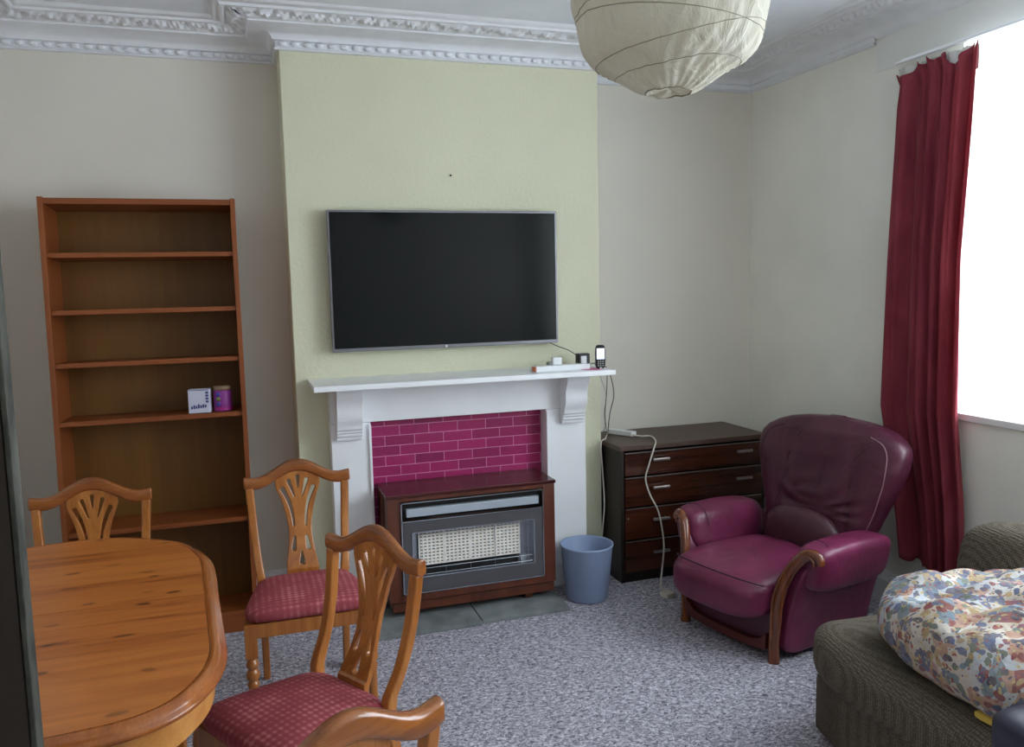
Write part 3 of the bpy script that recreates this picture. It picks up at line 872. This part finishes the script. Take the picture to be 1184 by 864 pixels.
# ------------------------------------------------------------------ dining table
tb = thing('dining_table', 'oval pine extending dining table with moulded edge, joined across the middle', 'table', (-.745, -1.665, 0))
half = [(x-.035 if x > 0 else 0, y) for x, y in ((0, .670), (.15, .652), (.225, .618), (.36, .512), (.432, .35), (.453, .22), (.468, .0), (.484, -.215), (.493, -.345), (.488, -.43), (.467, -.505), (.423, -.586), (.36, -.635), (.27, -.660), (0, -.680))]
R = smoothcurve([(x, y, 0) for x, y in half], 6)
OUT = [(p.x, p.y) for p in R] + [(-p.x, p.y) for p in R[::-1][1:-1]]
def inset(o, d):
    n = len(o); r = []
    for i in range(n):
        a = Vector(o[(i-1) % n]); b = Vector(o[(i+1) % n]); t_ = (b-a).normalized(); nn = Vector((t_.y, -t_.x))
        p = Vector(o[i])
        if nn.dot(-p) < 0: nn = -nn
        r.append(tuple(p+nn*d))
    return r
w = MB(); ZTt = .75
rings = []
for d, z in ((.036, ZTt-.001), (.035, ZTt+.0003), (.026, ZTt), (.018, ZTt-.003), (.010, ZTt-.010), (.009, ZTt-.013), (.002, ZTt-.016), (0, ZTt-.021), (.003, ZTt-.027), (.012, ZTt-.031), (.036, ZTt-.031)):
    rings.append([w.bm.verts.new((*p, z)) for p in inset(OUT, d)])
n = len(OUT)
for a, b in zip(rings, rings[1:]+rings[:1]):
    for k in range(n): w.bm.faces.new((a[k], a[(k+1)%n], b[(k+1)%n], b[k]))
w.build('edge_moulding', M_edge, tb, smooth=True)
ins = inset(OUT, .0365)
for s in (-1, 1):    # two halves of the top with a fine joint
    pts = [p for p in ins if s*p[1] > .003]
    pts.sort(key=lambda p: math.atan2(p[1], p[0]) if s > 0 else math.atan2(-p[1], p[0]))
    xm = max(p[0] for p in ins)-.01
    poly = [(xm+.0005, s*.0014)]+pts+[(-xm-.0005, s*.0014)]
    w = MB(); w.prism(poly, ZTt-.028, ZTt, 'z')
    w.build('table_leaf', M_top, tb)
w = MB(); a, b = inset(OUT, .03), inset(OUT, .05)
A = [[w.bm.verts.new((*p, z)) for p in q] for q, z in ((a, ZTt-.032), (a, ZTt-.095), (b, ZTt-.095), (b, ZTt-.032))]
for i in range(4):
    for k in range(n): w.bm.faces.new((A[i][k], A[i][(k+1)%n], A[(i+1)%4][(k+1)%n], A[(i+1)%4][k]))
w.build('apron', M_apron, tb, smooth=False)
for sx in (-1, 1):
    for sy in (-1, 1):
        w = MB(); cx, cy = sx*.335, sy*.42
        w.box(cx-.032, cx+.032, cy-.032, cy+.032, .56, ZTt-.033)
        pr = [(.030, .56), (.022, .548), (.030, .53), (.034, .515), (.026, .50), (.021, .49), (.032, .46), (.034, .42), (.026, .30), (.022, .20), (.028, .185), (.020, .17), (.026, .13), (.022, .06), (.015, .001)]
        w.lathe(pr[::-1], cx, cy, 24); w.build('leg', M_chair, tb, bevel=.002)

# ------------------------------------------------------------------ leather armchair
AR = -1.34
ac = thing('armchair', 'burgundy leather armchair with scrolled wooden arm fronts by the curtain', 'armchair', (1.685, -.955, 0), AR)
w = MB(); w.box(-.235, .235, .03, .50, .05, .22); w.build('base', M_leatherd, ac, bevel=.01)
# outer sides, flaring outwards to meet the arms
for s in (-1, 1):
    def dfm(p, q, s=s):
        k = max(0, (p.z-.08)/.34); return (p.x+s*.075*k**1.6, p.y*(1+.10*p.z/.4) + .035*(p.z/.42)*(1-p.y/.55), p.z)
    w = MB(); w.pillow((s*.262, .268, .225), (.032, .262, .20), 8, 10, dfm)
    w.build('side_panel', M_leather, ac, smooth=True)
    # padded arm
    def dfa(p, q, s=s):
        k = (p.y)/.55
        dz = -.012*k + .006*math.sin(p.y*26)*max(0, q.z)*.25
        # hollow on the inner face
        return (p.x+s*.02*(q.z)*.9, p.y, p.z+dz)
    w = MB(); w.pillow((s*.335, .292, .393), (.082, .235, .100), 4.2, 16, dfa)
    w.build('armrest', M_leather, ac, smooth=True)
    if s < 0 or True:
        a_ = []
        for k in range(15):
            th = PI*(.02+.75*k/14)
            a_.append((s*(.340-.086*math.cos(th)), .135, .408+.090*math.sin(th)))
        w = MB(); w.tube(a_, .0016, 6); w.build('arm_seam', M_pipe, ac, smooth=True)
    # scrolled wooden front
    pth = smoothcurve([(s*.250, 0, .0), (s*.252, 0, .07), (s*.262, 0, .16), (s*.268, .004, .25), (s*.283, .016, .33), (s*.312, .034, .40), (s*.352, .048, .450), (s*.395, .054, .468), (s*.425, .056, .457), (s*.430, .056, .436)], 6)
    for p in pth: p.x = s*(.250+(abs(p.x)-.250)*(.66 if s < 0 else .95))
    m_ = len(pth); rr = [lerp([(0, .026), (.12, .020), (.35, .022), (.6, .025), (.8, .022), (1, .016)], i/(m_-1)) for i in range(m_)]
    w = MB(); w.tube([(p.x, p.y-.012, p.z) for p in pth], rr, 12, sx=.85)
    w.build('scroll_trim', M_armwood, ac, smooth=True)
    w = MB(); w.tube([(p.x-s*.016*min(1, i/20), p.y-.030, p.z-.010*(i/m_)) for i, p in enumerate(pth)], [r*.32 for r in rr], 8)
    w.build('scroll_bead', M_armwood, ac, smooth=True)
# front rail and panel
w = MB(); rows = [(x/10*.226, 0) for x in range(-10, 11)]
poly = [(x, .030+.016*(abs(x)/.226)**3) for x, _ in rows] + [(x, .066+.050*(abs(x)/.226)**6) for x, _ in rows[::-1]]
w.prism(poly, -.034, -.006, 'y'); w.build('front_rail', M_railwood, ac, bevel=.003)
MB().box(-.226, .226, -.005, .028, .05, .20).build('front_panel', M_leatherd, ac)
w = MB()
w.bm.free()
for x in (-.2, .2):
    w = MB(); w.lathe([(.018, 0.001), (.024, .049)], x, .46, 14); w.build('rear_foot', M_armwood, ac)
# seat cushion with a soft front that bulges over the rail
def dfs(p, q):
    f = max(0, -q.y)
    x = p.x*(1+.05*f); z = p.z
    z += .020*(1-q.x**2)*(1-q.y**2)*(q.z > 0)
    if q.y < -.3: z -= .025*(f-.3)*(q.z > 0)+.03*(f-.3)*(q.z < 0)
    z += .003*math.sin(p.x*40+p.y*22)*max(0, q.z)*(1-q.x**2)
    return (x, p.y-.015*(1-q.x**2)*f, z)
w = MB(); w.pillow((-.012, .165, .262), (.252, .305, .090), 4.2, 22, dfs)
w.build('seat_cushion', M_leather, ac, smooth=True)
w = MB(); w.tube([(-.01+x*.0245*9.6/9.6, -.104-.014*(1-(x/10)**2)+.05*(abs(x)/10)**6, .337-.018*(abs(x)/10)**6) for x in range(-10, 11)], .0032, 8)
w.build('cushion_piping', M_pipe, ac, smooth=True)
# backrest
WZ = [(.26, .25), (.34, .262), (.42, .285), (.50, .315), (.58, .348), (.66, .380), (.72, .398), (.77, .405), (.81, .398), (.845, .365), (.87, .315), (.888, .255), (.900, .18), (.905, .11), (.908, .04)]
TZ_ = [(.26, .08), (.42, .088), (.6, .098), (.75, .098), (.84, .080), (.88, .055), (.90, .030), (.908, .010)]
def ybk(z): return .525+(z-.40)*.235
WZ = [(z-.006 if z > .8 else z, w_*.935) for z, w_ in WZ]
BX = .040
def back_pt(x, z, fr=1):
    wd = lerp(WZ, z); th = lerp(TZ_, z); e = .62
    r = min(1, abs(x)/wd)
    y = ybk(z)-fr*th*(max(0, 1-r**(2/e)))**(e/2)
    y -= .022*(abs(x)/.4)**2*(1 if z > .4 else z/.4)     # the wings come forward
    if fr > 0:
        # gathers fanning out from above the lumbar pad
        dx, dz = x-.02, z-.50
        rad = math.hypot(dx, dz); an = math.atan2(dz, dx)
        g = math.exp(-((rad-.13)/.07)**2)*(dz > -.02)
        y += .011*g*math.sin(an*17+3*math.sin(an*3))
        y += .016*math.exp(-((x-.02)/.05)**2-((z-.70)/.05)**2)
        y += .010*math.exp(-((x+.175-.10*(z-.55))/.012)**2)*(z < .84)
        y += .010*math.exp(-((x-.175+.03*(z-.55))/.012)**2)*(z < .84)
        y += .003*math.sin(z*55+x*9)*max(0, (abs(x)-.27)/.13)
    return y
w = MB(); zs = [.26+.0125*i for i in range(48)]; zs = [z for z in zs if z < .85]+[.855+.0044*i for i in range(12)]+[.9075]
rings = []; NN = 96
for z in zs:
    wd = lerp(WZ, z); th = lerp(TZ_, z); e = .62; row = []
    for k in range(NN):
        a = 2*PI*k/NN; c, s_ = math.cos(a), math.sin(a)
        x = wd*math.copysign(abs(c)**e, c)
        if s_ < 0: y = back_pt(x, z, 1)
        else: y = ybk(z)+th*abs(s_)**e-.022*(abs(x)/.4)**2
        row.append(w.bm.verts.new((x+BX*min(1, (z-.26)/.2), y, z)))
    rings.append(row)
for a, b in zip(rings, rings[1:]):
    for k in range(NN): w.bm.faces.new((a[k], a[(k+1)%NN], b[(k+1)%NN], b[k]))
w.bm.faces.new(rings[0][::-1]); w.bm.faces.new(rings[-1])
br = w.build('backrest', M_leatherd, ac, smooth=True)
for pts, pm in (([(.262, .45), (.298, .56), (.322, .68), (.322, .77), (.290, .825), (.225, .850)], M_pipel), ([(-.262, .45), (-.298, .56), (-.322, .68), (-.322, .77), (-.290, .825), (-.225, .850)], M_pipe)):
    w = MB()
    c = smoothcurve([(x, 0, z) for x, z in pts], 8)
    w.tube([(p.x+BX, back_pt(p.x, p.z)-.0005, p.z) for p in c], .0022, 6)
    w.build('wing_piping', pm, ac, smooth=True)
for pts in ([(-.20, .47), (-.176, .60), (-.160, .74), (-.12, .84)], [(.20, .47), (.172, .60), (.178, .74), (.24, .82)], [(.02, .60), (.025, .70), (.03, .75)]):
    w = MB(); c = smoothcurve([(x, 0, z) for x, z in pts], 8)
    w.tube([(p.x+BX, back_pt(p.x, p.z)-.0002, p.z) for p in c], .0018, 6)
    w.build('back_seam', M_pipe, ac, smooth=True)
w = MB(); w.pillow((.02, .43, .385), (.200, .060, .130), 2.3, 14)
w.build('lumbar_pad', M_lumbar, ac, smooth=True)

# ------------------------------------------------------------------ curtain
ct = thing('curtain', 'single wine red velvet curtain hanging beside the window, heading sagging', 'curtain', (XC-.052, 0, 0))
def cy(s, z):
    l = lerp([(.2, -1.02), (.45, -.985), (.95, -.868), (1.6, -.880), (2.25, -.900), (2.34, -.912), (2.42, -.872), (2.5, -.86)], z)
    r = lerp([(.2, -1.345), (.6, -1.325), (.95, -1.285), (1.6, -1.275), (2.2, -1.310), (2.5, -1.322)], z)
    return l+(r-l)*s
def czt(s):   # sagging heading between its hooks
    hooks = [0, .30, .45, .62, .90, 1.0]; z = 2.432
    for a, b in zip(hooks, hooks[1:]):
        if a <= s <= b:
            t = (s-a)/(b-a); d = .055 if (b-a) > .25 else (.02 if b-a < .2 else .04)
            if a == 0: return 2.375+.045*t - .02*math.sin(PI*t) if s > .03 else 2.40
            return z - d*math.sin(PI*t)*1.3
    return z
def cx(s, z):
    amp = .023+.009*(1-min(1, max(0, (z-.3)/2.1)))
    ph = (s+.07*math.sin(s*7+1))*2*PI*4.3+.5*math.sin(z*1.3+s*6)
    w_ = math.sin(ph); w_ = math.copysign(abs(w_)**.7, w_)
    return amp*w_*(.55+.45*math.sin(s*9+.5)) - .018*math.exp(-((s-.52)/.035)**2) +.008*math.sin(ph*2.3+z*2)+.004*math.sin(s*60+z*9)*math.exp(-(2.43-z)*4)
def curtF(off, z0=None, top=0):
    def F(u, v):
        zt = czt(u)+top; zb = .285-.05*u+.012*math.sin(u*2*PI*5.5) if z0 is None else z0(u)
        z = zb+(zt-zb)*v
        return (cx(u, z)+off, cy(u, z), z)
    return F
w = MB(); w.grid(curtF(0), 120, 70)
o = w.build('velvet_panel', M_velvet, ct, smooth=True)
md = o.modifiers.new('s', 'SOLIDIFY'); md.thickness = .003
w = MB()
def LF(u, v):
    z = 2.33+(2.425-2.33)*v; uu = .02+.93*u
    return (.020+cx(uu, z)*.5+.004, cy(uu, z), z)
w.grid(LF, 60, 6)
o = w.build('heading_lining', M_tape, ct, smooth=True); o['label'] = 'pale lining showing above sagging heading'
tr = MB(); tr.bevbox(XC-.062, XC-.050, -3.2, -.90, 2.440, 2.449, .002)
tr.box(XC-.056, XC-.050, -3.1, -.93, 2.448, 2.455); tr.box(XC-.05, XC-.007, -.95, -.92, 2.453, 2.458); tr.box(XC-.05, XC-.007, -2.0, -1.97, 2.453, 2.458); tr.box(XC-.05, XC-.007, -3.1, -3.07, 2.453, 2.458)
o = tr.build('curtain_track', M_white, None); tag(o, 'slim white curtain track under the lintel above the window', 'curtain track')

# ------------------------------------------------------------------ paper lantern
LP = Vector((.817, -2.0, 2.196)); LR = .236
pl = thing('paper_lantern', 'large crumpled white paper lantern shade hanging from the ceiling', 'lampshade', LP, .3)
def lan(a, b, crinkle=1):
    """a azimuth, b polar angle from top"""
    r = LR*math.sin(b)
    crinkle *= 1.5
    # flats between the wires and creases in the paper
    f = 1 + .012*math.cos(9*b)*crinkle
    f += crinkle*(.010*math.sin(5*a+3*b)+.006*math.sin(13*a-9*b)*math.sin(b*3) + .005*math.sin(29*a+4*math.sin(3*b)))*max(0, math.sin(b))**.5
    lean = 1+.03*math.sin(a+.6)*math.cos(b)
    z = LR*.93*math.cos(b)
    if b > PI*.72:
        k = (b-PI*.72)/(PI*.28); f *= 1-.06*math.sin(PI*k)
    return (r*f*lean*math.cos(a), r*f*lean*math.sin(a), z*f)
w = MB(); w.grid(lambda u, v: lan(2*PI*u, PI*(.09+.83*v)), 160, 90, True)
w.build('paper_shade', M_paper, pl, smooth=True)
for b0, al in ((.16, .1), (.24, -.1), (.33, .14), (.42, -.12), (.51, .10), (.595, -.10), (.665, .22), (.775, .10)):
    w = MB(); pts = [Vector(lan(2*PI*k/96, PI*b0-al*math.cos(2*PI*k/96+.61)+.03*math.sin(2*PI*k/48+b0*9)))*1.003 for k in range(97)]
    w.tube(pts, .0011, 5, cap=False)
    w.build('wire_rib', M_wire, pl, smooth=True)
w = MB()
ringp = [Vector(lan(2*PI*k/40, PI*.92)) for k in range(41)]
w.tube(ringp, .0022, 6); w.build('bottom_ring', M_wire, pl, smooth=True)
w = MB(); w.grid(lambda u, v: (lambda p: (p[0]*v, p[1]*v, p[2]+.012*(1-v)+.003*math.sin(u*30)))(lan(2*PI*u, PI*.915)), 40, 5, True)
w.build('bottom_paper', M_paper, pl, smooth=True)
w = MB(); w.tube([(0, 0, LR*.80), (0, 0, ZC-LP.z-.03)], .003, 8); w.lathe([(.05, ZC-LP.z-.03), (.04, ZC-LP.z-.002)], n=24)
w.tube([(-.08, 0, LR*.86), (.08, 0, LR*.86)], .0015, 6)
w.build('hanging_cord', M_wplastic, pl, smooth=False)

# ------------------------------------------------------------------ sofa
sf = thing('sofa', 'low sofa in brownish grey knitted cover below the window', 'sofa', (0, 0, 0))
def dz(p, q): return (p.x+.004*math.sin(p.y*9), p.y, p.z)
w = MB(); w.pillow((2.00, -2.42, .128), (.50, .755, .127), 12, 10)
w.build('base', M_knit, sf, smooth=True)
def dseat(p, q):
    z = p.z + .012*math.sin(p.y*7+1)*max(0, q.z) + (.022*math.exp(-((p.x-1.56)/.10)**2)*max(0, q.z))
    return (p.x-.02*max(0, -q.x)*math.exp(-((p.y+1.85)/.25)**2), p.y+.02*max(0, q.y)*max(0, -q.x), z)
w = MB(); w.pillow((1.83, -2.41, .292), (.36, .785, .092), 4.5, 26, dseat)
w.build('seat_cushion', M_knit, sf, smooth=True)
def dback(p, q):
    return (p.x+.22*(p.z-.2)*max(0, -q.x)-.03*max(0, -q.x), p.y+.02*math.sin(p.x*9)*q.y, p.z+.010*math.sin(p.x*14+1))
w = MB(); w.pillow((2.325, -2.42, .385), (.195, .80, .272), 7, 20, dback)
w.build('backrest', M_knit, sf, smooth=True)

fl = MB()
def dfl(p, q):
    t = .018*math.sin(p.x*13+1.2)*math.sin(p.y*11)+.010*math.sin(p.x*31+p.y*17)+.006*math.sin(p.y*43-p.x*12)
    z = p.z+t*max(0, q.z+.3)
    z -= .05*math.exp(-((p.y+2.02)/.05)**2)*max(0, q.z)*.5
    if q.z < -.2: z = max(z, .402)
    k = min(1, max(0, (-2.36-p.y)/.12)); k = k*k*(3-2*k)
    return (p.x+t*.5+.17*k*max(0, -q.x), p.y+t*.4, z)
fl.pillow((1.86, -2.32, .495), (.37, .50, .135), 2.8, 34, dfl)
o = fl.build('floral_bundle', M_floral, None, smooth=True); tag(o, 'bulky bundle of blue and red floral fabric heaped on the sofa', 'bundle of fabric')
nb = MB(); nb.pillow((1.485, -2.635, .468), (.115, .165, .055), 5, 12)
o = nb.build('navy_bag', M_navy, None, smooth=True); tag(o, 'shiny navy vinyl bag at the bottom right corner on the sofa', 'bag')
ys = MB(); ys.pillow((1.535, -2.375, .404), (.018, .05, .009), 5, 6, lambda p, q: (p.x+.006*math.sin(p.y*25), p.y, p.z))
o = ys.build('yellow_strip', M_yellow, None, smooth=True); tag(o, 'small yellow strip poking out beside the navy bag', 'strip')

# ------------------------------------------------------------------ light: overcast sky through the window
wd = bpy.data.worlds.new('sky'); SC.world = wd; wd.use_nodes = True
bg = wd.node_tree.nodes['Background']; bg.inputs['Color'].default_value = (.80, .90, 1.0, 1); bg.inputs['Strength'].default_value = 12.6
lt = bpy.data.lights.new('window_portal', 'AREA'); lt.shape = 'RECTANGLE'; lt.size = WZ1-WZ0; lt.size_y = (WY0-WY1)
lt.cycles.is_portal = True
lo = bpy.data.objects.new('window_portal', lt); COL.objects.link(lo)
lo.location = (XC+.50, (WY0+WY1)/2, (WZ0+WZ1)/2); lo.rotation_euler = (0, PI/2, 0)

# ------------------------------------------------------------------ camera
yaw, pitch, roll, F = .317, .1077, -.0222, 944.7163
fw = Vector((math.sin(yaw)*math.cos(pitch), math.cos(yaw)*math.cos(pitch), -math.sin(pitch)))
r = Vector((math.cos(yaw), -math.sin(yaw), 0)); u = r.cross(fw)
r2 = r*math.cos(roll)+u*math.sin(roll); u2 = -r*math.sin(roll)+u*math.cos(roll)
cam = bpy.data.cameras.new('camera'); co = bpy.data.objects.new('camera', cam); COL.objects.link(co)
Mx = Matrix((r2, u2, -fw)).transposed().to_4x4(); Mx.translation = Vector((-.2161, -3.8558, 1.5255))
co.matrix_world = Mx
cam.sensor_width = 36; cam.lens = F/1184*36; cam.clip_start = .03
SC.camera = co
vs = SC.view_settings; vs.view_transform = 'Standard'; vs.look = 'None'; vs.gamma = 1; vs.exposure = 0; vs.use_curve_mapping = False
SC.cycles.max_bounces = 10; SC.cycles.diffuse_bounces = 6; SC.cycles.transmission_bounces = 6; SC.cycles.transparent_max_bounces = 8
SC.cycles.sample_clamp_indirect = 8
